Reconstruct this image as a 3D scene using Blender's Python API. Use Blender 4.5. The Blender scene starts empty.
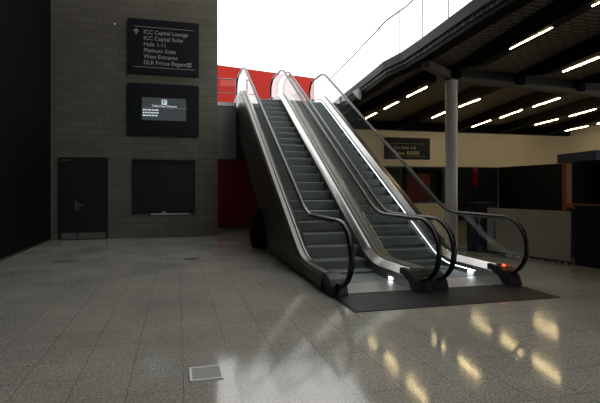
import bpy, bmesh, math, random
from mathutils import Vector, Matrix
random.seed(7)
C = bpy.context.scene.collection
sc = bpy.context.scene

# ------------------------------------------------------------------ materials
def nodes(m):
    m.use_nodes = True
    nt = m.node_tree
    return nt, nt.nodes, nt.links, nt.nodes['Principled BSDF']

def mat(name, col, rough=.5, metal=0., spec=.5, vary=0., scale=8., bump=0.):
    m = bpy.data.materials.new(name)
    nt, N, L, b = nodes(m)
    b.inputs['Base Color'].default_value = (*col, 1)
    b.inputs['Roughness'].default_value = rough
    b.inputs['Metallic'].default_value = metal
    b.inputs['Specular IOR Level'].default_value = spec
    if vary or bump:
        tc = N.new('ShaderNodeTexCoord'); no = N.new('ShaderNodeTexNoise')
        no.inputs['Scale'].default_value = scale; no.inputs['Detail'].default_value = 4
        L.new(tc.outputs['Object'], no.inputs['Vector'])
        if vary:
            r = N.new('ShaderNodeMixRGB'); r.blend_type = 'MIX'
            r.inputs[1].default_value = (*[c*(1-vary) for c in col], 1)
            r.inputs[2].default_value = (*[min(1, c*(1+vary)) for c in col], 1)
            L.new(no.outputs['Fac'], r.inputs[0]); L.new(r.outputs[0], b.inputs['Base Color'])
        if bump:
            bp = N.new('ShaderNodeBump'); bp.inputs['Strength'].default_value = bump; bp.inputs['Distance'].default_value = .01
            L.new(no.outputs['Fac'], bp.inputs['Height']); L.new(bp.outputs[0], b.inputs['Normal'])
    return m

def emit(name, col, k):
    m = bpy.data.materials.new(name)
    nt, N, L, b = nodes(m)
    b.inputs['Base Color'].default_value = (*col, 1)
    b.inputs['Emission Color'].default_value = (*col, 1)
    b.inputs['Emission Strength'].default_value = k
    return m

def math_node(N, L, op, a, b=None, c=None):
    n = N.new('ShaderNodeMath'); n.operation = op
    for i, v in enumerate((a, b, c)):
        if v is None: continue
        if isinstance(v, (int, float)): n.inputs[i].default_value = v
        else: L.new(v, n.inputs[i])
    return n.outputs[0]

def glass(name, tint=(.93, .97, .95), ior=1.5, rough=.0, film=0.):
    m = bpy.data.materials.new(name)
    m.use_nodes = True
    nt = m.node_tree; N = nt.nodes; L = nt.links
    N.remove(N['Principled BSDF'])
    out = N['Material Output']
    fr = N.new('ShaderNodeFresnel'); fr.inputs['IOR'].default_value = ior
    geo = N.new('ShaderNodeNewGeometry')
    tr = N.new('ShaderNodeBsdfTransparent'); tr.inputs[0].default_value = (*tint, 1)
    gl = N.new('ShaderNodeBsdfGlossy'); gl.inputs['Roughness'].default_value = rough
    df = N.new('ShaderNodeBsdfDiffuse'); df.inputs[0].default_value = (.7, .72, .7, 1)
    m0 = N.new('ShaderNodeMixShader'); m0.inputs[0].default_value = film
    L.new(tr.outputs[0], m0.inputs[1]); L.new(df.outputs[0], m0.inputs[2])
    # Fresnel on the front faces only: leaving the pane it must not turn into a mirror
    inv = N.new('ShaderNodeMath'); inv.operation = 'SUBTRACT'; inv.inputs[0].default_value = 1
    L.new(geo.outputs['Backfacing'], inv.inputs[1])
    r2 = math_node(N, L, 'DIVIDE', math_node(N, L, 'MULTIPLY', fr.outputs[0], 2), math_node(N, L, 'ADD', fr.outputs[0], 1))
    mu = N.new('ShaderNodeMath'); mu.operation = 'MULTIPLY'
    L.new(inv.outputs[0], mu.inputs[0]); L.new(r2, mu.inputs[1])
    mx = N.new('ShaderNodeMixShader')
    L.new(mu.outputs[0], mx.inputs[0]); L.new(m0.outputs[0], mx.inputs[1]); L.new(gl.outputs[0], mx.inputs[2])
    L.new(mx.outputs[0], out.inputs['Surface'])
    return m

def floor_mat():
    m = bpy.data.materials.new('speckled granite tiles')
    nt, N, L, b = nodes(m)
    tc = N.new('ShaderNodeTexCoord')
    br = N.new('ShaderNodeTexBrick')
    br.offset = 0; br.squash = 1
    br.inputs['Scale'].default_value = 1
    br.inputs['Brick Width'].default_value = .4; br.inputs['Row Height'].default_value = .4
    br.inputs['Mortar Size'].default_value = .0022; br.inputs['Mortar Smooth'].default_value = .1
    br.inputs['Color1'].default_value = (.315, .30, .255, 1)
    br.inputs['Color2'].default_value = (.335, .32, .275, 1)
    br.inputs['Mortar'].default_value = (.10, .095, .08, 1)
    mp = N.new('ShaderNodeMapping'); mp.inputs['Location'].default_value = (-.04, .04, 0)
    L.new(tc.outputs['Object'], mp.inputs['Vector']); L.new(mp.outputs[0], br.inputs['Vector'])
    n1 = N.new('ShaderNodeTexNoise'); n1.inputs['Scale'].default_value = 55; n1.inputs['Detail'].default_value = 3
    n2 = N.new('ShaderNodeTexVoronoi'); n2.inputs['Scale'].default_value = 120
    n3 = N.new('ShaderNodeTexNoise'); n3.inputs['Scale'].default_value = .9; n3.inputs['Detail'].default_value = 5
    for n in (n1, n2, n3): L.new(tc.outputs['Object'], n.inputs['Vector'])
    r1 = N.new('ShaderNodeMapRange'); r1.inputs[1].default_value = .35; r1.inputs[2].default_value = .65
    r1.inputs[3].default_value = .7; r1.inputs[4].default_value = 1.3
    L.new(n1.outputs['Fac'], r1.inputs[0])
    r2 = N.new('ShaderNodeMapRange'); r2.inputs[1].default_value = 0; r2.inputs[2].default_value = 1
    r2.inputs[3].default_value = .75; r2.inputs[4].default_value = 1.3
    sp = N.new('ShaderNodeSeparateColor'); L.new(n2.outputs['Color'], sp.inputs[0]); L.new(sp.outputs[0], r2.inputs[0])
    mm = math_node(N, L, 'MULTIPLY', r1.outputs[0], r2.outputs[0])
    r3 = N.new('ShaderNodeMapRange'); r3.inputs[1].default_value = .3; r3.inputs[2].default_value = .7
    r3.inputs[3].default_value = .85; r3.inputs[4].default_value = 1.12
    L.new(n3.outputs['Fac'], r3.inputs[0])
    mm = math_node(N, L, 'MULTIPLY', mm, r3.outputs[0])
    vm = N.new('ShaderNodeVectorMath'); vm.operation = 'SCALE'
    L.new(br.outputs['Color'], vm.inputs[0]); L.new(mm, vm.inputs['Scale'])
    L.new(vm.outputs[0], b.inputs['Base Color'])
    r4 = N.new('ShaderNodeMapRange'); r4.inputs[1].default_value = .3; r4.inputs[2].default_value = .7
    r4.inputs[3].default_value = .075; r4.inputs[4].default_value = .115
    L.new(n3.outputs['Fac'], r4.inputs[0]); L.new(r4.outputs[0], b.inputs['Roughness'])
    b.inputs['Specular IOR Level'].default_value = FLOOR_SPEC
    return m

def brick_mat(name, c1, c2, mort, w, h, off, rough, ms=.006, axis='XZ', bump=.3, spec=.5):
    m = bpy.data.materials.new(name)
    nt, N, L, b = nodes(m)
    tc = N.new('ShaderNodeTexCoord'); sx = N.new('ShaderNodeSeparateXYZ'); cx = N.new('ShaderNodeCombineXYZ')
    L.new(tc.outputs['Object'], sx.inputs[0])
    L.new(sx.outputs[axis[0]], cx.inputs[0]); L.new(sx.outputs[axis[1]], cx.inputs[1])
    br = N.new('ShaderNodeTexBrick'); br.offset = off
    br.inputs['Scale'].default_value = 1
    br.inputs['Brick Width'].default_value = w; br.inputs['Row Height'].default_value = h
    br.inputs['Mortar Size'].default_value = ms; br.inputs['Mortar Smooth'].default_value = .2
    br.inputs['Color1'].default_value = (*c1, 1); br.inputs['Color2'].default_value = (*c2, 1); br.inputs['Mortar'].default_value = (*mort, 1)
    L.new(cx.outputs[0], br.inputs['Vector']); L.new(br.outputs['Color'], b.inputs['Base Color'])
    bp = N.new('ShaderNodeBump'); bp.inputs['Strength'].default_value = bump; bp.inputs['Distance'].default_value = .006
    bp.invert = True
    L.new(br.outputs['Fac'], bp.inputs['Height']); L.new(bp.outputs[0], b.inputs['Normal'])
    b.inputs['Roughness'].default_value = rough
    b.inputs['Specular IOR Level'].default_value = spec
    return m

def groove_mat(name, col, rough, metal, axis, pitch, depth=.5, dark=.45):
    m = bpy.data.materials.new(name)
    nt, N, L, b = nodes(m)
    tc = N.new('ShaderNodeTexCoord'); sx = N.new('ShaderNodeSeparateXYZ'); L.new(tc.outputs['Object'], sx.inputs[0])
    f = math_node(N, L, 'FRACT', math_node(N, L, 'DIVIDE', sx.outputs[axis], pitch))
    g = math_node(N, L, 'GREATER_THAN', f, .45)
    mx = N.new('ShaderNodeMixRGB'); mx.inputs[1].default_value = (*[c*dark for c in col], 1); mx.inputs[2].default_value = (*col, 1)
    L.new(g, mx.inputs[0]); L.new(mx.outputs[0], b.inputs['Base Color'])
    bp = N.new('ShaderNodeBump'); bp.inputs['Strength'].default_value = depth; bp.inputs['Distance'].default_value = .006
    L.new(g, bp.inputs['Height']); L.new(bp.outputs[0], b.inputs['Normal'])
    b.inputs['Roughness'].default_value = rough; b.inputs['Metallic'].default_value = metal
    return m

FLOOR_SPEC = .62
SKY = 1.9
LAMP = 38.0
M = {}
M['floor'] = floor_mat()
M['tile'] = brick_mat('stone tile wall', (.112, .103, .083), (.134, .123, .100), (.06, .055, .045), .42, .215, .5, .25)
M['blackwall'] = brick_mat('black panel wall', (.003, .0028, .0025), (.0045, .004, .0037), (.002, .002, .002), .6, .6, 0, .6, axis='YZ', bump=.2, spec=.06)
M['roof'] = mat('dark roof', (.035, .035, .034), .8)
M['cream'] = mat('cream painted wall', (.78, .70, .51), .7, vary=.05, scale=2)
M['greywall'] = mat('pale grey painted wall', (.80, .78, .74), .7)
M['soffit'] = brick_mat('ribbed metal soffit', (.23, .20, .16), (.29, .25, .205), (.06, .052, .043), .34, .15, .5, .55, ms=.03, axis='XY', bump=.5)
M['beam'] = mat('black steel', (.004, .004, .0045), .6, spec=.1)
M['brownbeam'] = mat('brown steel', (.13, .11, .085), .6)
M['fascia'] = mat('grey metal fascia', (.035, .036, .036), .6, spec=.3)
M['palemetal'] = mat('pale metal', (.45, .46, .45), .5)
M['column'] = mat('pale grey column paint', (.62, .63, .62), .45)
M['doorleaf'] = mat('charcoal door paint', (.011, .0135, .0155), .5, spec=.3)
M['doorframe'] = mat('black door frame', (.010, .011, .012), .4)
M['kick'] = mat('brushed kick plate', (.13, .13, .12), .45, .2)
M['chrome'] = mat('chrome', (.75, .75, .74), .2, 1)
M['steel'] = mat('brushed stainless', (.23, .22, .195), .36, 1, vary=.06, scale=3)
M['steeldark'] = mat('dull stainless', (.43, .42, .405), .22, 1, vary=.04, scale=3)
M['bronze'] = mat('dark bronze cladding', (.085, .078, .062), .38, .7, vary=.05, scale=2)
M['skirt'] = mat('grey skirt metal', (.23, .24, .245), .35, .8)
M['rubber'] = mat('black rubber', (.010, .010, .010), .27, spec=.3)
M['newel'] = mat('black plastic', (.009, .009, .0095), .4, spec=.3)
M['step'] = groove_mat('grooved step metal', (.20, .23, .225), .45, .4, 'X', .018, .4, .5)
M['comb'] = groove_mat('comb plate metal', (.42, .42, .40), .32, .9, 'X', .02, .4, .55)
M['mat'] = mat('dark granite matting', (.013, .013, .0145), .5, spec=.2, vary=.4, scale=60)
M['glass'] = glass('balustrade glass', (.92, .93, .92), 1.22, film=.004)
M['railglass'] = glass('railing glass', (.97, .985, .98), 1.3)
M['shopglass'] = glass('shop glass', (.7, .71, .71), 1.45)
M['sign'] = mat('sign board', (.006, .008, .0095), .5, spec=.2)
M['signtext'] = mat('pale lettering', (.30, .30, .29), .6)
M['dimtext'] = mat('yellowed lettering', (.40, .36, .24), .6)
M['plate'] = mat('grey cover plate', (.30, .295, .28), .45)
M['red'] = mat('red painted wall', (.30, .012, .006), .7, spec=.2)
M['redpanel'] = mat('dark red gloss panel', (.14, .006, .010), .22)
M['greypanel'] = mat('grey panel', (.17, .175, .175), .5)
M['ledge'] = mat('white ledge', (.75, .76, .74), .5)
M['darkwall'] = mat('dark recess wall', (.02, .019, .018), .7)
M['shutter'] = mat('black shutter slats', (.009, .0105, .0115), .5, spec=.3)
M['hoarding'] = mat('black hoarding', (.0075, .0085, .014), .7, spec=.15, vary=.2, scale=2)
M['whiteboard'] = mat('off white partition', (.42, .395, .335), .6, vary=.05, scale=3)
M['navy'] = mat('navy board', (.010, .013, .023), .7, spec=.2)
M['bluefascia'] = mat('blue fascia', (.022, .038, .10), .5)
M['orange'] = mat('orange brown timber', (.36, .11, .022), .5)
M['brownpanel'] = mat('brown panel', (.34, .23, .125), .6)
M['bluemark'] = mat('blue print', (.045, .09, .45), .5)
M['skirting'] = mat('skirting', (.03, .028, .025), .6)
M['frag'] = mat('pale packing', (.30, .28, .24), .7)
M['sack'] = mat('black sheeting', (.010, .010, .009), .9, spec=.1, bump=.8, scale=14)
M['lamp'] = emit('warm lamp', (1, .76, .38), LAMP)
M['lampbody'] = mat('lamp housing', (.05, .05, .05), .5)
M['led'] = emit('white strip light', (.80, .91, 1), 5)
M['comblight'] = emit('white comb light', (.85, .94, 1), 5)
M['redled'] = emit('red indicator', (1, .06, .02), 3)
M['greenled'] = emit('green indicator', (.08, .6, .10), .35)
M['screen'] = emit('grey display', (.030, .036, .038), .7)
M['screentext'] = emit('display text', (.62, .72, .78), .55)
M['screenblue'] = emit('display blue', (.03, .05, .12), 1)
M['poster'] = mat('red poster', (.55, .05, .04), .6)
M['postergrey'] = mat('grey display stand', (.08, .075, .07), .6)

# ------------------------------------------------------------------ mesh helpers
class MB:
    def __init__(s): s.b = bmesh.new()
    def box(s, x0, x1, y0, y1, z0, z1):
        v = [s.b.verts.new((x, y, z)) for x in (x0, x1) for y in (y0, y1) for z in (z0, z1)]
        for f in ((0,1,3,2), (4,6,7,5), (0,4,5,1), (2,3,7,6), (0,2,6,4), (1,5,7,3)):
            s.b.faces.new([v[i] for i in f])
        return s
    def prism(s, pts, a0, a1, axis='X'):
        def mk(p, a):
            if axis == 'X': return (a, p[0], p[1])
            if axis == 'Y': return (p[0], a, p[1])
            return (p[0], p[1], a)
        A = [s.b.verts.new(mk(p, a0)) for p in pts]; B = [s.b.verts.new(mk(p, a1)) for p in pts]
        n = len(pts)
        s.b.faces.new(A); s.b.faces.new(B[::-1])
        for i in range(n): s.b.faces.new((A[i], B[i], B[(i+1) % n], A[(i+1) % n]))
        return s
    def strip(s, lo, hi, a0, a1):
        # slab whose YZ outline is made of matching lists lo / hi, from x = a0 to a1
        n = len(lo)
        g = [[s.b.verts.new((a, *p)) for p in q] for a in (a0, a1) for q in (lo, hi)]
        l0, h0, l1, h1 = g
        for i in range(n-1):
            s.b.faces.new((l0[i], l0[i+1], h0[i+1], h0[i])); s.b.faces.new((l1[i], h1[i], h1[i+1], l1[i+1]))
            s.b.faces.new((l0[i], l1[i], l1[i+1], l0[i+1])); s.b.faces.new((h0[i], h0[i+1], h1[i+1], h1[i]))
        s.b.faces.new((l0[0], h0[0], h1[0], l1[0])); s.b.faces.new((l0[-1], l1[-1], h1[-1], h0[-1]))
        return s
    def sweep(s, sec, Ys, fn):
        rings = [[s.b.verts.new((x, y, fn(y) + h)) for x, h in sec] for y in Ys]
        n = len(sec)
        for r, q in zip(rings, rings[1:]):
            for i in range(n): s.b.faces.new((r[i], r[(i+1) % n], q[(i+1) % n], q[i]))
        s.b.faces.new(rings[0]); s.b.faces.new(rings[-1][::-1])
        return s
    def tube(s, pts, rx, rz=None, n=12, caps=True):
        # tube along 3D points; rx across, rz along the other normal
        rz = rz or rx
        P = [Vector(p) for p in pts]; rings = []
        side = None
        for i, p in enumerate(P):
            t = (P[min(i+1, len(P)-1)] - P[max(i-1, 0)]).normalized()
            if side is None:
                side = t.cross(Vector((0, 0, 1)))
                if side.length < .1: side = Vector((1, 0, 0))
            side = (side - t*side.dot(t)).normalized()
            nn = side.cross(t)
            rings.append([s.b.verts.new(p + side*rx*math.cos(2*math.pi*k/n) + nn*rz*math.sin(2*math.pi*k/n)) for k in range(n)])
        for r, q in zip(rings, rings[1:]):
            for i in range(n): s.b.faces.new((r[i], r[(i+1) % n], q[(i+1) % n], q[i]))
        if caps: s.b.faces.new(rings[0][::-1]); s.b.faces.new(rings[-1])
        return s
    def ball(s, c, r, sub=2):
        bmesh.ops.create_icosphere(s.b, subdivisions=sub, radius=1, matrix=Matrix.Translation(c) @ Matrix.Diagonal((*r, 1)))
        return s
    def obar(s, p, q, w, z0, z1):
        # upright bar between plan points p, q with width w
        p = Vector((p[0], p[1])); q = Vector((q[0], q[1])); d = (q-p).normalized(); n = Vector((-d.y, d.x))*w/2
        return s.prism([tuple(p+n), tuple(q+n), tuple(q-n), tuple(p-n)][::-1], z0, z1, 'Z')

def obj(name, mb, material, parent=None, smooth=False, bevel=0):
    me = bpy.data.meshes.new(name)
    b = mb.b
    bmesh.ops.recalc_face_normals(b, faces=b.faces)
    if bevel:
        bmesh.ops.bevel(b, geom=[e for e in b.edges if e.calc_face_angle(0) > .6], offset=bevel, segments=2, affect='EDGES', clamp_overlap=True)
    b.to_mesh(me); b.free()
    me.materials.append(material)
    if smooth:
        me.shade_smooth()
        try: me.set_sharp_from_angle(angle=math.radians(40))
        except Exception: pass
    o = bpy.data.objects.new(name, me); C.objects.link(o)
    if parent:
        o.parent = parent
        off = Vector(parent.location); q = parent.parent
        if parent.type == 'EMPTY': o.location = -off
    return o

def thing(name, label, cat, loc, group=None):
    o = bpy.data.objects.new(name, None); C.objects.link(o)
    o.empty_display_size = .1
    o.location = loc; o['label'] = label; o['category'] = cat
    if group: o['group'] = group
    return o

def tag(o, label, cat, group=None):
    o['label'] = label; o['category'] = cat
    if group: o['group'] = group
    return o

def struct(name, mb, material, parent=None, **k):
    o = obj(name, mb, material, parent, **k)
    if not parent: o['kind'] = 'structure'
    return o

def text(name, body, size, loc, material, parent, align='LEFT', rot=(math.pi/2, 0, 0), depth=.004, sx=1.):
    cu = bpy.data.curves.new(name, 'FONT'); cu.body = body; cu.size = size; cu.align_x = align; cu.extrude = depth/2
    cu.offset = size*.012
    t = bpy.data.objects.new(name + '_tmp', cu); C.objects.link(t)
    bpy.context.view_layer.update()
    dg = bpy.context.evaluated_depsgraph_get()
    me = bpy.data.meshes.new_from_object(t.evaluated_get(dg)); me.name = name
    bpy.data.objects.remove(t)
    me.transform(Matrix.Translation(loc) @ Matrix.Rotation(rot[2], 4, 'Z') @ Matrix.Rotation(rot[0], 4, 'X') @ Matrix.Diagonal((sx, 1, 1, 1)))
    me.materials.clear(); me.materials.append(material)
    o = bpy.data.objects.new(name, me); C.objects.link(o)
    o.parent = parent
    if parent.type == 'EMPTY': o.location = -Vector(parent.location)
    return o

# ------------------------------------------------------------------ camera
F = 465.
cam = bpy.data.cameras.new('camera'); co = bpy.data.objects.new('camera', cam); C.objects.link(co)
cam.sensor_width = 36; cam.lens = F/600*36; cam.clip_start = .05; cam.clip_end = 300
yaw = math.atan(122/F); cam.shift_y = -14/600
co.location = (0, 0, 1.5); co.rotation_euler = (math.pi/2, 0, -yaw)
sc.camera = co

# ------------------------------------------------------------------ setting
SL, BW, RISE = math.tan(math.radians(30)), .38, 4.52
WB = 14.55                     # face of the tiled wall
XL = -3.49                     # face of the black left wall
UF = 4.40                      # upper floor
struct('floor', MB().box(XL-.4, 26, -7, 23, -.2, 0), M['floor'])
struct('wall_left', MB().box(XL-.3, XL, -7, WB+.8, 0, 10), M['blackwall'])
struct('baseboard_left', MB().box(XL, XL+.012, -7, WB, 0, .045), M['skirting'])
struct('wall_back', MB().box(XL, 1.185, WB, 16.1, 0, 10), M['tile'])
struct('wall_recess', MB().box(1.185, 5.3, 16.15, 16.35, 0, 4.1), M['darkwall'])
struct('wall_front', MB().box(XL-.3, 9, -7.3, -7, 0, 10).box(9, 26, -7.3, -7, 3.0, 4.5).box(19, 26, -7.3, -7, 0, 3.0), M['roof'])  # unseen wall behind the camera; opening on its right added to admit daylight
struct('ceiling', MB().box(XL-.3, 2.6, -7, 13.2, 8.2, 8.5), M['roof'])  # unseen roof, added and sized to block sky light over hall and decks
struct('wall_rear', MB().box(5.3, 24, 19.6, 19.9, 2.46, 4.5).box(5.3, 24, 19.6, 19.9, 0, .8).box(12.28, 24, 19.6, 19.9, .8, 2.46), M['cream'])
struct('wall_shop', MB().box(5.3, 13.2, 22.4, 22.6, 0, 3).box(5.1, 5.3, 19.9, 22.6, 0, 3).box(13.0, 13.2, 19.9, 22.4, 0, 3).box(5.3, 13.0, 19.9, 22.4, 2.7, 2.8), M['darkwall'])
struct('wall_right', MB().box(25.5, 25.8, -7, 4, 0, 4.5).box(25.5, 25.8, 4, 20, 0, 1.0), M['greywall'])  # unseen end wall; gap above its low part added to let daylight in
struct('wall_side', MB().box(5.16, 5.3, 16.35, 19.6, 0, 4.1), M['darkwall'])
# pale grey return wall on the far right, coming forward from the rear wall
struct('wall_return', MB().obar((19.35, 19.58), (20.2, 14.5), .12, 0, 4.5), M['greywall'])
# upper floor beyond the escalators
up = MB(); up.box(-1, 1.95, 16.1, 44, UF-.3, UF); up.box(1.95, 5.16, 17.4, 44, UF-.3, RISE); up.box(5.16, 5.7, 16.1, 44, UF-.3, RISE); up.box(5.7, 16, 19.95, 44, UF-.3, RISE)
struct('floor_upper', up, M['darkwall'])
struct('trim_1', MB().box(1.186, 1.94, 16.04, 16.099, UF-.10, UF+.02), M['ledge'])

# right-hand mezzanine deck
edge = [(4.55, -7), (4.75, 2), (4.95, 5), (5.08, 7.24), (5.27, 9.36), (5.32, 10.3), (5.26, 11.24), (5.43, 12.7), (5.62, 14.6), (5.83, 16.85), (6.05, 19.6)]
struct('ceiling_right', MB().prism(edge + [(26, 19.6), (26, -7)], 4.5, 4.78, 'Z'), M['soffit'])
fa = MB()
for (p, q) in zip(edge, edge[1:]):
    fa.obar((p[0]-.03, p[1]), (q[0]-.03, q[1]+.01), .06, 4.58, 4.80)
struct('trim_2', fa, M['fascia'])
fb = MB()
for (p, q) in zip(edge, edge[1:]):
    fb.obar((p[0]+.18, p[1]), (q[0]+.18, q[1]+.01), .3, 4.40, 4.499)
struct('trim_3', fb, M['beam'])

# cross beam on the column, and the long tapering beams
x4 = struct('trim_4', MB().obar((6.5, 10.30), (14.5, 11.22), .16, 4.27, 4.499), M['roof'])
obj('flange', MB().obar((6.5, 10.28), (14.5, 11.2), .26, 4.16, 4.27), M['brownbeam'], x4)
struct('trim_5', MB().obar((5.42, 9.45), (6.5, 10.22), .2, 4.2, 4.36), M['brownbeam'])

def beam(n, p, q, taper_at_far=True):
    # a long black beam, its lower edge rising to a slim neck where it meets the cross beam (far end q)
    p = Vector(p); q = Vector(q); L = (q-p).length; d = (q-p)/L; nrm = Vector((-d.y, d.x))
    prof = [(0, 4.15)]
    if taper_at_far:
        for k in range(9):
            t = k/8; prof.append((L-1.5+1.3*t, 4.15 + .24*(t*t*(3-2*t))))
        prof += [(L-.2, 4.2), (L, 4.2)]
    else:
        prof += [(L, 4.15)]
    mb = MB()
    lo, hi = [], []
    ring = []
    for s, z in prof:
        c = p + d*s
        ring.append([mb.b.verts.new((*(c+nrm*w), zz)) for w, zz in ((-.1, z), (.1, z), (.1, 4.498), (-.1, 4.498))])
    for r, t in zip(ring, ring[1:]):
        for i in range(4): mb.b.faces.new((r[i], r[(i+1) % 4], t[(i+1) % 4], t[i]))
    mb.b.faces.new(ring[0]); mb.b.faces.new(ring[-1][::-1])
    return struct('trim_%d' % n, mb, M['beam'])

def line_at(a, b, y):
    t = (y-a[1])/(b[1]-a[1]); return (a[0]+t*(b[0]-a[0]), y)

# luminaire centre lines (plan)
rows = {
    'near_column': [((5.72, 4.25), (5.85, 5.50)), ((5.99, 6.37), (6.14, 7.59)), ((6.35, 11.01), (6.49, 12.38)), ((6.60, 13.15), (6.74, 14.47)), ((6.82, 15.29), (6.97, 16.6))],
    'second': [((8.29, 7.59), (8.54, 8.79)), ((8.75, 12.1), (8.95, 13.48)), ((8.98, 13.87), (9.37, 15.87))],
    'third': [((10.94, 11.36), (11.3, 12.86)), ((11.38, 13.45), (11.88, 15.21)), ((11.89, 15.75), (12.46, 17.79))],
    'fourth': [((13.65, 12.65), (14.12, 14.24)), ((14.22, 14.87), (14.64, 16.54))],
    'fifth': [((16.3, 13.6), (16.9, 15.6)), ((17.09, 16.23), (17.56, 17.94))],
}
bl = -.20
beam(6, line_at((5.95+bl, 6.2), (6.2+bl, 7.9), 0), line_at((5.95+bl+.12, 6.2), (6.2+bl+.2, 7.9), 10.2))
beam(7, line_at((8.31+bl, 7.67), (8.57+bl, 8.87), 0), line_at((8.31+bl, 7.67), (8.57+bl, 8.87), 10.45))
beam(8, (6.36+bl, 10.4), (7.02+bl, 19.55), False)
beam(9, (8.5+bl, 10.6), (9.95+bl, 19.55), False)
beam(10, (10.74+bl, 10.8), (12.95+bl, 19.55), False)
beam(11, (13.14+bl, 11.1), (15.4+bl, 19.55), False)
beam(12, (15.0+bl, 11.2), (17.95+bl, 19.2), False)
beam(13, line_at((10.2, 7), (10.8, 9.5), 0), (10.95, 10.75))

lum_labels = {
    'near_column': ['warm tube light in the top right picture corner, mostly cut off', 'long warm tube light on the big beam in front of the column', 'warm tube light nearest the camera in the row left of the column', 'warm tube light in the middle of the row left of the column', 'farthest warm tube light of the row left of the column'],
    'second': ['warm tube light on the front right beam, cut by the picture edge', 'warm tube light just right of the column top', 'short warm tube light partly hidden behind the column'],
    'third': ['nearest warm tube light of the three-lamp row in the back bay', 'middle warm tube light of the three-lamp row in the back bay', 'farthest warm tube light of the three-lamp row in the back bay'],
    'fourth': ['near warm tube light of the two-lamp row above the cream wall', 'far warm tube light of the two-lamp row above the cream wall'],
    'fifth': ['rightmost warm tube light beside the grey return wall', 'warm tube light low at the far right corner of the soffit'],
}
for k, segs in rows.items():
    for i, (p, q) in enumerate(segs):
        t = thing('tube_light', lum_labels[k][i], 'ceiling light', ((p[0]+q[0])/2, (p[1]+q[1])/2, 4.15), 'warm tube lights under the mezzanine')
        obj('housing', MB().obar(p, q, .10, 4.165, 4.205), M['lampbody'], t)
        d = (Vector(q)-Vector(p)).normalized()*.02
        obj('lamp_tube', MB().tube([(p[0]+d.x, p[1]+d.y, 4.152), (q[0]-d.x, q[1]-d.y, 4.152)], .0125, n=10), M['lamp'], t, smooth=True)
        mp = (Vector(p)+Vector(q))/2
        for e in (Vector(p), Vector(q)):
            c = e*.8 + mp*.2
            obj('hanger', MB().tube([(c.x, c.y, 4.2), (c.x, c.y, 4.505)], .008, n=8), M['lampbody'], t)

struct('trim_14', MB().box(5.35, 19.2, 19.3, 19.595, 4.12, 4.499), M['beam'])

# glass railing along the mezzanine edge
t = thing('glass_railing', 'long glass railing with slim grey handrail along the mezzanine edge', 'railing', (5.35, 8, 4.8))
pts = []
for (p, q) in zip(edge[1:-1], edge[2:]):
    for k in range(4): pts.append(Vector((p[0]+(q[0]-p[0])*k/4+.03, p[1]+(q[1]-p[1])*k/4, 0)))
obj('handrail', MB().tube([(p.x, p.y, 5.89) for p in pts], .019, n=8), M['fascia'], t, smooth=True)
acc = [0]
for a, b in zip(pts, pts[1:]): acc.append(acc[-1] + (b-a).length)
def at_len(s):
    for i in range(len(acc)-1):
        if acc[i+1] >= s: return pts[i] + (pts[i+1]-pts[i])*((s-acc[i])/(acc[i+1]-acc[i]))
    return pts[-1]
s = .2
while s + 1.2 < acc[-1]:
    a, b = at_len(s+.008), at_len(s+1.192)
    obj('glass_panel', MB().obar(a, b, .015, 4.80, 5.865), M['railglass'], t)
    c = at_len(s); obj('clamp', MB().box(c.x-.009, c.x+.009, c.y-.009, c.y+.009, 4.8, 5.875), M['fascia'], t)
    s += 1.2
g = obj('edge_bracket', MB().prism([(13.45, 4.57), (13.45, 4.23), (14.0, 4.57)], 5.40, 5.50, 'X'), M['palemetal'])
tag(g, 'pale triangular bracket under the mezzanine edge near the escalator top', 'bracket')
br = obj('edge_block', MB().prism([(5.17, 4.42), (5.74, 4.42), (5.74, 4.68), (5.3, 4.56)], 16.3, 17.3, 'Y'), M['brownbeam'])
tag(br, 'brown block between the mezzanine edge and the right escalator top', 'block')

# column
cl = thing('column', 'round pale grey column standing behind the right escalator', 'column', (6.6, 10.27, 0))
obj('shaft', MB().tube([(6.6, 10.27, .0), (6.6, 10.27, 4.05)], .147, n=40), M['column'], cl, smooth=True)
obj('cap_plate', MB().tube([(6.6, 10.27, 4.05), (6.6, 10.27, 4.16)], .155, n=40), M['column'], cl, smooth=True)

# red wall on the upper floor
tag(obj('red_screen_wall', MB().obar((2.95, 37.6), (11.74, 39.96), .4, UF, 11.25), M['red']), 'tall red screen wall on the upper floor behind the escalator tops', 'wall panel')
t = thing('glass_balustrade', 'short glass balustrade on the white ledge left of the escalators', 'balustrade', (1.5, 16.11, UF))
obj('glass_panel', MB().box(1.2, 1.92, 16.11, 16.122, UF+.03, 5.2), M['railglass'], t)
obj('top_rail', MB().tube([(1.19, 16.116, 5.235), (1.95, 16.116, 5.235)], .018, n=8), M['steel'], t, smooth=True)
obj('middle_rail', MB().tube([(1.19, 16.09, 4.74), (1.95, 16.09, 4.74)], .012, n=8), M['steel'], t, smooth=True)
obj('post', MB().box(1.925, 1.95, 16.10, 16.13, UF, 5.23), M['steel'], t)

# recess left of the escalators
tag(obj('grey_wall_panel', MB().box(1.19, 1.93, 16.07, 16.148, 2.48, UF-.11), M['greypanel']), 'tall grey wall panel under the white ledge above the red panel', 'wall panel')
t = thing('red_wall_panel', 'dark red gloss panel on the wall beside the left escalator', 'wall panel', (1.95, 16.1, .22))
obj('panel', MB().box(1.23, 2.75, 16.10, 16.148, .24, 2.41), M['redpanel'], t)
obj('frame', MB().box(1.195, 1.23, 16.07, 16.148, .18, 2.46).box(1.23, 2.77, 16.07, 16.148, 2.41, 2.46).box(1.23, 2.77, 16.07, 16.148, .18, .24), M['redpanel'], t)
struct('baseboard_recess', MB().box(1.19, 5.1, 16.11, 16.148, 0, .12), M['kick'])

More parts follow.
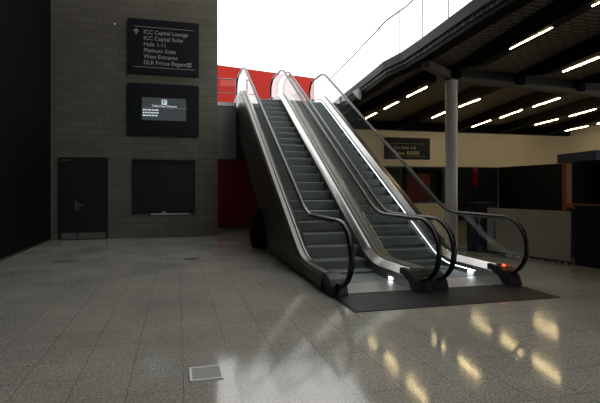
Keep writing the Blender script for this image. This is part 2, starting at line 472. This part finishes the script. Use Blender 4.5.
# ------------------------------------------------------------------ escalators
def make_ramp(yb):
    yt = yb + RISE/SL
    def soft(t, w):
        if t <= -w: return 0
        if t >= w: return t
        return (t+w)**2/(4*w)
    return lambda y: SL*(soft(y-yb, BW) - soft(y-yt, BW))
def ys(a, b, n=90): return [a+(b-a)*i/n for i in range(n+1)]
Y0, Y1 = 6.42, 17.2            # ends of the straight decks
HR = 1.045                      # handrail centre
def soffit(y): return max(.0, min((y-10.25)*SL, 3.4))

def handrail_path(x, ramp, cy):
    p = []
    # lower newel: from inside the base, forward and up round the nose, then along the top
    c = (cy, .60); rx, rz = .52, .445
    p += [(x, cy+.14, .13), (x, cy-.03, .165)]
    for k in range(0, 13):
        a = math.radians(-90 - 15*k)
        p.append((x, c[0] + rx*math.cos(a)*(1 if True else 1), c[1] + rz*math.sin(a)))
    p[-1] = (x, c[0], HR)
    for y in ys(cy+.15, 16.75, 110): p.append((x, y, ramp(y)+HR))
    zt = RISE
    for k in range(0, 13):
        a = math.radians(90 - 15*k)
        p.append((x, 17.0 + rx*math.cos(a), zt + .60 + rz*math.sin(a)))
    p += [(x, 16.7, zt+.165), (x, 16.5, zt+.13)]
    return p

def newel_glass(mb, x, cy, lower=True):
    # D shaped end pane inside the handrail loop
    if lower:
        c = (cy, .60)
        pts = [(6.9, .27), (6.9, .60+.42), (cy, .60+.42)]
        for k in range(1, 9):
            a = math.radians(90 + 20*k); pts.append((c[0]+.49*math.cos(a), c[1]+.42*math.sin(a)))
        pts += [(cy+.07, .22)]
    else:
        c = (17.0, RISE+.60)
        pts = [(16.2, RISE+.27), (16.2, RISE+1.02), (17.0, RISE+1.02)]
        for k in range(1, 9):
            a = math.radians(90 - 20*k); pts.append((c[0]+.49*math.cos(a), c[1]+.42*math.sin(a)))
        pts += [(16.8, RISE+.22)]
    mb.prism(pts, x-.006, x+.006, 'X')
    return mb

def side(E, xo, xg, xs, bright, ramp, oramp, cy, led=False, indicator=None, comb=False):
    """one balustrade: xo outer edge, xg glass, xs skirt"""
    sg = 1 if xs > xo else -1
    Y = ys(Y0, Y1, 100)
    obj('outer_deck', MB().sweep([(xo, .18), (xo, .263), (xo+sg*.012, .275), (xg-sg*.022, .275), (xg-sg*.022, .18)], Y, oramp), M[bright], E, smooth=True)
    obj('glass_channel', MB().sweep([(xg-sg*.022, .19), (xg-sg*.022, .262), (xg+sg*.022, .262), (xg+sg*.022, .19)], Y, ramp), M['newel'], E)
    obj('inner_deck', MB().sweep([(xg+sg*.022, .19), (xg+sg*.022, .275), (xg+sg*.034, .275), (xs, .175), (xs-sg*.004, .15)], Y, ramp), M['steeldark'], E, smooth=True)
    sk = obj('skirt_panel', MB().sweep([(xs-sg*.012, -.24), (xs, -.24), (xs, .165), (xs-sg*.012, .165)], Y, ramp), M['skirt'], E)
    if led:
        obj('strip_light', MB().sweep([(xs, .090), (xs+sg*.006, .090), (xs+sg*.006, .100), (xs, .100)], ys(6.85, 16.2, 100), ramp), M['led'], E)
    # glass
    cuts = [6.9, 8.5, 10.1, 11.7, 13.3, 14.9, 16.2]
    obj('glass_panel', newel_glass(MB(), xg, cy), M['glass'], E)
    for a, b in zip(cuts, cuts[1:]):
        Yp = ys(a+.006, b-.006, 14)
        obj('glass_panel', MB().strip([(y, ramp(y)+.245) for y in Yp], [(y, ramp(y)+1.02) for y in Yp], xg-.006, xg+.006), M['glass'], E)
    obj('glass_panel', newel_glass(MB(), xg, cy, False), M['glass'], E)
    obj('handrail', MB().tube(handrail_path(xg, ramp, cy), .042, .028, n=12), M['rubber'], E, smooth=True)
    Yg = ys(6.2, 16.7, 80)
    obj('handrail_guide', MB().sweep([(xg-.018, HR-.05), (xg+.018, HR-.05), (xg+.018, HR-.026), (xg-.018, HR-.026)], Yg, ramp), M['skirt'], E)
    # newel bases, lower and upper
    a, b = sorted((xo, xs))
    lo = obj('newel_base', MB().prism([(6.55, .012), (6.55, .27), (6.28, .26), (6.14, .22), (6.06, .15), (6.00, .012)], a+.003, b-.003, 'X'), M['newel'], E, bevel=.008)
    obj('newel_cheek', MB().prism([(7.0, .012), (7.0, .165), (6.5, .165), (6.36, .15), (6.24, .10), (6.17, .012)], *( (xs-.006, xs+.002) if sg > 0 else (xs-.002, xs+.006) ), 'X'), M['steeldark'], E)
    obj('newel_base', MB().prism([(16.75, RISE), (16.75, RISE+.29), (17.25, RISE+.27), (17.4, RISE+.15), (17.45, RISE)], a+.003, b-.003, 'X'), M['newel'], E, bevel=.008)
    if indicator:
        xm = xg + sg*.055
        obj('indicator_light', MB().ball((xm, 6.22, .285), (.026, .03, .02)), M[indicator], E, smooth=True)
    if comb:
        x0, x1 = sorted((xs+sg*.002, xs+sg*.014))
        obj('comb_light', MB().box(x0, x1, cy+.62, cy+.74, .03, .068), M['comblight'], E)

def escalator(name, label, yb, xs6, leds, inds, combs, clad, ors, cys):
    ramp = make_ramp(yb)
    xo0, xg0, xs0, xs1, xg1, xo1 = xs6
    E = thing(name, label, 'escalator', ((xs0+xs1)/2, 6.5, 0), 'escalators up to the upper floor')
    side(E, xo0, xg0, xs0, 'steel', ramp, make_ramp(ors[0]), cys[0], leds[0], inds[0], combs[0])
    side(E, xo1, xg1, xs1, 'steel', ramp, make_ramp(ors[1]), cys[1], leds[1], inds[1], combs[1])
    # steps
    k = 0; y = 6.80; run = .352
    xa, xb = xs0+.006, xs1-.006
    while y < 16.25:
        z = ramp(y+run/2)
        yb_ = y+run+.005
        if z < .03: pr = [(y+.01, .002), (y+.004, .012), (y+.012, .018+z), (yb_, .018+z), (yb_, .002)]
        else:
            zb = max(z-.21, .002); h = z-zb
            pr = [(y+.03, zb), (y+.028, zb+min(.022, h*.2)), (y+.012, zb+min(.03, h*.25)), (y+.004, z-h*.4), (y, z-.012), (y+.006, z), (yb_, z), (yb_, zb)]
        st = obj('step', MB().prism(pr, xa, xb, 'X'), M['step'], E)
        y += run; k += 1
    obj('comb_plate', MB().box(xs0+.006, xs1-.006, 6.12, 6.79, .009, .016), M['comb'], E)
    obj('comb_plate', MB().box(xs0+.006, xs1-.006, 16.4, 17.38, RISE-.05, RISE+.005), M['comb'], E)
    # casing under the steps and side cladding
    Yc = ys(8.5, 17.35, 40)
    obj('truss_casing', MB().strip([(q, max(soffit(q), .01)) for q in Yc], [(q, ramp(q)-.26 if ramp(q)-.26 > soffit(q)+.02 else soffit(q)+.03) for q in Yc], xo0+.02, xo1-.02), M['bronze'], E)
    for xc, s_ in clad:
        Yc = ys(6.48, 17.35, 90)
        x0, x1 = sorted((xc, xc-.014*s_))
        obj('side_cladding', MB().strip([(q, max(soffit(q), .012)) for q in Yc], [(q, ramp(q)+.18) for q in Yc], x0, x1), M['bronze'], E)
    return E

EA = escalator('escalator', 'left escalator, dark side cladding facing the open floor', 7.68, (2.03, 2.135, 2.27, 3.30, 3.44, 3.563), (False, False), (None, None), (False, True), [(2.03, 1)], (7.68, 7.78), (6.06, 6.16))
EB = escalator('escalator', 'right escalator with a glowing white strip light on its skirt', 7.88, (3.567, 3.69, 3.83, 4.86, 4.98, 5.09), (False, True), ('greenled', 'redled'), (False, True), [(5.09, -1)], (7.78, 7.88), (6.19, 6.30))

tag(obj('floor_mat', MB().box(2.05, 5.03, 5.22, 6.10, 0, .009), M['mat']), 'dark rectangular mat on the floor before both escalators', 'mat')

# dark bundle beside the left escalator
mb = MB()
bmesh.ops.create_icosphere(mb.b, subdivisions=4, radius=1)
from mathutils import noise
for v in mb.b.verts:
    n = noise.noise(v.co*2.1+Vector((3, 1, 2)))*.30 + noise.noise(v.co*5.)*.13
    r = 1+n
    x, y, z = v.co*r
    z = max(z, -.82)
    tap = 1 - .28*max(0, z)
    X, Y_, Z = 1.98 + x*.24*tap, 11.45+y*.36*tap, .43 + z*.52
    if Z > max(0, (Y_-10.25)*.577)-.05: X = min(X, 2.005)
    v.co = (X, Y_, Z)
tag(obj('sack', mb, M['sack'], smooth=True), 'dark lumpy black sack slumped against the side of the left escalator', 'bag')

# ------------------------------------------------------------------ tiled wall: door, shutter, signs
D = struct('door_1', MB().box(-3.27, -3.22, WB-.05, WB+.02, 0, 2.36).box(-2.02, -1.97, WB-.05, WB+.02, 0, 2.36).box(-3.22, -2.02, WB-.05, WB+.02, 2.31, 2.36), M['doorframe'])
for x0, x1 in ((-3.215, -2.80), (-2.79, -2.025)):
    lf = obj('door_leaf', MB().box(x0, x1, WB-.035, WB-.001, .006, 2.305), M['doorleaf'], D)
    obj('kick_plate', MB().box(x0+.01, x1-.01, WB-.042, WB-.035, .02, .20), M['kick'], lf)
hd = obj('door_handle', MB().tube([(-2.75, WB-.04, 1.0), (-2.75, WB-.085, 1.0), (-2.60, WB-.085, .995)], .014, n=10).box(-2.775, -2.725, WB-.05, WB-.036, .86, 1.12), M['chrome'], D, smooth=True)
obj('pull_handle', MB().tube([(-2.825, WB-.04, .82), (-2.825, WB-.075, .84), (-2.825, WB-.075, 1.12), (-2.825, WB-.04, 1.14)], .013, n=10), M['chrome'], D, smooth=True)
obj('door_closer', MB().box(-3.20, -2.98, WB-.06, WB-.036, 2.26, 2.295), M['kick'], D)

sh = thing('roller_shutter', 'closed black roller shutter set in the tiled wall below the screen', 'shutter', (-.39, WB, .70))
mb = MB(); z = .75; prof = []
nsl = 22; hsl = (2.28-.78)/nsl
pts = [(WB-.002, .78)]
for i in range(nsl):
    z = .78+i*hsl
    pts += [(WB-.016, z+.004), (WB-.032, z+hsl*.45), (WB-.016, z+hsl-.004)]
pts += [(WB-.002, 2.28)]
obj('curtain', MB().prism(pts, -1.24, .46, 'X'), M['shutter'], sh)
obj('frame', MB().box(-1.29, -1.24, WB-.05, WB-.001, .70, 2.34).box(.46, .51, WB-.05, WB-.001, .70, 2.34).box(-1.24, .46, WB-.05, WB-.001, 2.28, 2.34), M['shutter'], sh)
obj('bottom_rail', MB().box(-1.24, .46, WB-.045, WB-.001, .72, .78), M['shutter'], sh)
obj('sill', MB().box(-.78, .32, WB-.055, WB-.001, .695, .718), M['ledge'], sh)
obj('lock_plate', MB().box(-.47, -.35, WB-.06, WB-.045, .74, .785), M['palemetal'], sh)

sg = thing('direction_sign', 'tall black direction sign with an up arrow and six lines of white text', 'sign', (-.38, WB, 4.85))
SX0, SX1, SZ0, SZ1 = -1.415, .615, 4.865, 6.49
FY = WB-.085
obj('board', MB().box(SX0, SX1, FY, WB-.001, SZ0, SZ1), M['sign'], sg, bevel=.008)
obj('rule', MB().box(SX0+.17, SX1-.14, FY-.003, FY+.001, 6.245, 6.259), M['signtext'], sg)
obj('rule', MB().box(SX0+.13, SX1-.12, FY-.003, FY+.001, 5.055, 5.069), M['signtext'], sg)
obj('arrow', MB().prism([(SX0+.20, 6.03), (SX0+.25, 6.03), (SX0+.25, 6.13), (SX0+.285, 6.095), (SX0+.305, 6.118), (SX0+.225, 6.195), (SX0+.145, 6.118), (SX0+.165, 6.095), (SX0+.20, 6.13)], FY-.003, FY+.001, 'Y'), M['signtext'], sg)
lines = ['ICC Capital Lounge', 'ICC Capital Suite', 'Halls 1-11', 'Platinum Suite', 'West Entrance', 'DLR Prince Regent']
for i, l in enumerate(lines):
    text('text_line', l, .165, (SX0+.43, FY-.002, 6.05-i*.180), M['signtext'], sg, sx=.97)
pk = obj('pictogram', MB().box(SX1-.345, SX1-.225, FY-.003, FY+.001, 5.135, 5.265), M['signtext'], sg)
obj('pictogram_bars', MB().box(SX1-.33, SX1-.24, FY-.005, FY-.0031, 5.19, 5.207).box(SX1-.315, SX1-.30, FY-.005, FY-.0031, 5.15, 5.245).box(SX1-.27, SX1-.255, FY-.005, FY-.0031, 5.15, 5.245), M['sign'], pk)

sc2 = thing('display_screen', 'black wall display below the direction sign, lit screen with white text', 'screen', (-.38, WB, 3.05))
PX0, PX1, PZ0, PZ1 = -1.415, .615, 3.045, 4.59
obj('housing', MB().box(PX0, PX1, FY, WB-.001, PZ0, PZ1), M['sign'], sc2, bevel=.008)
QX0, QX1, QZ0, QZ1 = -1.03, .235, 3.50, 4.17
pn = obj('screen_panel', MB().box(QX0, QX1, FY-.004, FY+.001, QZ0, QZ1), M['screen'], sc2)
obj('header_bar', MB().box(QX0, QX1, FY-.006, FY-.0042, 3.865, 3.885), M['signtext'], pn)
lg = obj('logo', MB().box(-.47, -.32, FY-.006, FY-.0042, 3.97, 4.12), M['screentext'], pn)
obj('logo_mark', MB().prism([(-.455, 3.985), (-.42, 3.985), (-.335, 4.105), (-.37, 4.105)], FY-.008, FY-.0062, 'Y').box(-.45, -.41, FY-.008, FY-.0062, 4.06, 4.105), M['screenblue'], lg)
text('heading', "Today's Event Directory", .088, (-.39, FY-.005, 3.90), M['screentext'], pn, align='CENTER', sx=.82)
for i in range(3):
    mb = MB(); x = QX0+.02
    for w in ((.06, .05, .09, .07, .11), (.04, .07, .05, .1, .05, .05), (.09, .06, .05, .08, .07))[i]:
        mb.box(x, x+w, FY-.006, FY-.0042, 3.785-i*.083, 3.822-i*.083); x += w+.018
    obj('listing_line', mb, M['screentext'], pn)
for lab, x, z in (('small bright metal stud on the tiled wall, high up left of the direction sign', -1.80, 6.28), ('small bright metal stud on the tiled wall beside the direction sign', -1.42, 5.24)):
    tag(obj('wall_stud', MB().ball((x, WB-.012, z), (.04, .022, .026)), M['chrome'], smooth=True), lab, 'wall fixing')

# ------------------------------------------------------------------ floor fittings
vp = thing('floor_access_plate', 'small square steel floor plate in the foreground tiles', 'floor plate', (.21, 3.78, 0))
obj('plate', MB().box(.108, .328, 3.70, 3.935, 0, .004), M['plate'], vp)
obj('frame', MB().box(.088, .108, 3.68, 3.955, 0, .010).box(.328, .346, 3.68, 3.955, 0, .010).box(.108, .328, 3.68, 3.70, 0, .010).box(.108, .328, 3.935, 3.955, 0, .010), M['ledge'], vp)
tag(obj('floor_drain', MB().box(.13, .40, 9.9, 10.1, 0, .004), M['newel']), 'small dark floor cover on the tiles in front of the shutter', 'floor plate')
tag(obj('floor_socket_cover', MB().box(-2.42, -2.02, 10.25, 10.42, 0, .005).box(-2.2, -2.12, 10.27, 10.33, .005, .012), M['skirting']), 'low dark floor cover on the tiles before the door', 'floor plate')

# ------------------------------------------------------------------ right background
# shop front in the rear wall
W = struct('window_1', MB().box(5.4, 12.3, 19.55, 19.598, .78, .86).box(5.4, 12.3, 19.55, 19.598, 2.40, 2.48).box(5.4, 5.46, 19.55, 19.598, .86, 2.4).box(9.9, 9.96, 19.55, 19.598, .86, 2.4).box(12.24, 12.3, 19.55, 19.598, .86, 2.4), M['doorframe'])
obj('pane', MB().box(5.46, 9.9, 19.585, 19.595, .86, 2.4), M['shopglass'], W)
obj('pane', MB().box(9.96, 12.24, 19.585, 19.595, .86, 2.4), M['shopglass'], W)
for lab, x0, x1, z0, z1, m in (('dull red poster in the dark shop window behind the right escalator', 10.5, 11.7, .86, 2.15, 'poster'), ('grey display board in the dark shop window beside the red poster', 9.1, 9.75, .86, 1.95, 'postergrey')):
    tag(obj('poster_board', MB().box(x0, x1, 20.0, 20.03, 0, z1).box(x0+.05, x1-.05, 19.96, 20.3, 0, .03), M[m]), lab, 'poster')

# car park sign
cp = thing('car_park_sign', 'black car parks and toilets sign on the cream wall behind the escalators', 'sign', (10.2, 19.6, 2.8))
CX0, CX1, CZ0, CZ1 = 9.12, 11.42, 2.80, 3.80
obj('board', MB().box(CX0, CX1, 19.52, 19.598, CZ0, CZ1), M['sign'], cp, bevel=.006)
text('text_line', 'Car Parks A-B', .20, (CX0+.46, 19.519, 3.27), M['dimtext'], cp, sx=.95)
text('text_line', 'Toilets', .20, (CX0+.46, 19.519, 3.02), M['dimtext'], cp, sx=.95)
for k in range(4):
    x = CX0+1.10+k*.165
    p = obj('pictogram', MB().box(x, x+.135, 19.515, 19.521, 3.02, 3.18), M['dimtext'], cp)
    obj('pictogram_figure', MB().ball((x+.067, 19.514, 3.155), (.014, .003, .014), 1).box(x+.045, x+.09, 19.512, 19.5149, 3.045, 3.135), M['sign'], p)
obj('rule', MB().box(CX0+.3, CX1-.25, 19.516, 19.521, 3.52, 3.532), M['dimtext'], cp)
obj('rule', MB().box(CX0+.3, CX1-.25, 19.516, 19.521, 2.93, 2.942), M['dimtext'], cp)

# black hoarding
t = thing('hoarding', 'tall black hoarding boards along the cream wall and round the corner', 'hoarding', (15, 18.9, 0))
xx = 12.4
while xx < 14.9:
    obj('board', MB().box(xx+.004, xx+.846, 19.30, 19.36, 0, 2.47), M['hoarding'], t); xx += .85
yy = 19.3
while yy > 14.2:
    obj('board', MB().box(14.955, 15.01, yy-.846, yy-.004, 0, 2.47), M['hoarding'], t); yy -= .85
tag(obj('red_banner', MB().box(13.55, 13.80, 19.27, 19.299, 1.55, 2.43), M['redpanel']), 'narrow dull red banner hanging on the black hoarding right of the column', 'banner')

# black box by the column, low off white partition, navy counter
bb = thing('black_cabinet', 'waist-high black cabinet standing between the column and the pale partition', 'cabinet', (6.95, 9.5, 0))
obj('body', MB().box(6.66, 7.15, 9.32, 9.72, 0, 1.12), M['navy'], bb, bevel=.006)
obj('top', MB().box(6.64, 7.17, 9.30, 9.74, 1.12, 1.15), M['navy'], bb)
pa, pb = Vector((6.88, 9.24)), Vector((7.40, 7.42))
dd = (pb-pa).normalized(); nn = Vector((dd.y, -dd.x))
if nn.x > 0: nn = -nn
lw = thing('low_partition', 'low off-white partition running from the black cabinet to the navy counter', 'partition', (7.2, 8.3, 0))
L_ = (pb-pa).length
for k in range(2):
    a = pa + dd*(L_*k/2+.003); b = pa + dd*(L_*(k+1)/2-.003)
    obj('panel', MB().obar(a, b, .04, .06, 1.035), M['whiteboard'], lw)
obj('base_strip', MB().obar(pa, pb, .03, 0, .06), M['skirting'], lw)
mb = MB(); s = .1
while s < L_-.1:
    w = random.uniform(.03, .09); c = pa + dd*s + nn*.026
    mb.obar(c, c+dd*w, .012, .0, random.uniform(.015, .045)); s += w + random.uniform(.03, .12)
fr = obj('torn_edging', mb, M['frag'], lw)
mb = MB()
c0 = pa + dd*.17 + nn*.022
for z0, z1, a, w in ((.34, .40, 0, .06), (.415, .46, .015, .045), (.47, .56, 0, .02), (.47, .50, .02, .045), (.53, .56, .02, .04), (.575, .61, .0, .06), (.62, .70, .02, .03), (.71, .74, 0, .06)):
    mb.obar(c0+dd*a, c0+dd*(a+w), .004, z0, z1)
obj('blue_marking', mb, M['bluemark'], lw)['label'] = 'vertical blue printed marking'

nc = thing('counter', 'navy boxed counter at the right picture edge beside the pale partition', 'counter', (7.7, 7.0, 0))
na, nb = Vector((7.44, 7.36)), Vector((7.60, 6.2))
ndv = (nb-na).normalized(); nn2 = Vector((-ndv.y, ndv.x))
if nn2.x < 0: nn2 = -nn2
q = [na, nb, nb+nn2*.5, na+nn2*.5]
obj('front', MB().prism([tuple(v) for v in q], 0, 1.12, 'Z'), M['navy'], nc, bevel=.004)
q = [na-nn2*.02-ndv*.02, nb-nn2*.02, nb+nn2*.52, na+nn2*.52-ndv*.02]
obj('worktop', MB().prism([tuple(v) for v in q], 1.12, 1.15, 'Z'), M['navy'], nc)

# kiosk
ks = thing('kiosk', 'kiosk with blue fascia and orange post behind the pale partition', 'kiosk', (8.4, 8.2, 0))
ka, kb = Vector((8.28, 8.68)), Vector((7.99, 7.40))
kd = (kb-ka).normalized(); kn = Vector((-kd.y, kd.x))
if kn.x < 0: kn = -kn
q = [ka, kb, kb+kn*2, ka+kn*2]
obj('fascia', MB().prism([tuple(v) for v in q], 2.05, 2.24, 'Z'), M['bluefascia'], ks, bevel=.004)
def kbox(name, s0, s1, n0, n1, z0, z1, m):
    q = [ka+kd*s0+kn*n0, ka+kd*s1+kn*n0, ka+kd*s1+kn*n1, ka+kd*s0+kn*n1]
    return obj(name, MB().prism([tuple(v) for v in q], z0, z1, 'Z'), M[m], ks)
kbox('post', .14, .30, .03, .15, 0, 2.05, 'orange')
kbox('back_panel', .02, 1.3, 1.2, 1.25, 0, 2.05, 'navy')
kbox('side_panel', .02, .08, .16, 1.2, 0, 2.05, 'navy')
kbox('brown_panel', .60, 1.28, 1.10, 1.19, .2, 1.98, 'brownpanel')
kbox('serving_ledge', .32, 1.25, .0, .4, 1.05, 1.15, 'orange')
kbox('front_panel', .32, 1.25, .06, .12, 0, 1.05, 'navy')

# ------------------------------------------------------------------ light
w = bpy.data.worlds.new('overcast sky'); sc.world = w; w.use_nodes = True
bg = w.node_tree.nodes['Background']
bg.inputs[0].default_value = (1, 1, 1, 1); bg.inputs[1].default_value = SKY

vs = sc.view_settings
vs.view_transform = 'Standard'; vs.look = 'None'; vs.gamma = 1; vs.use_curve_mapping = False
vs.exposure = .3
sc.cycles.max_bounces = 10; sc.cycles.transparent_max_bounces = 32
sc.cycles.use_denoising = True
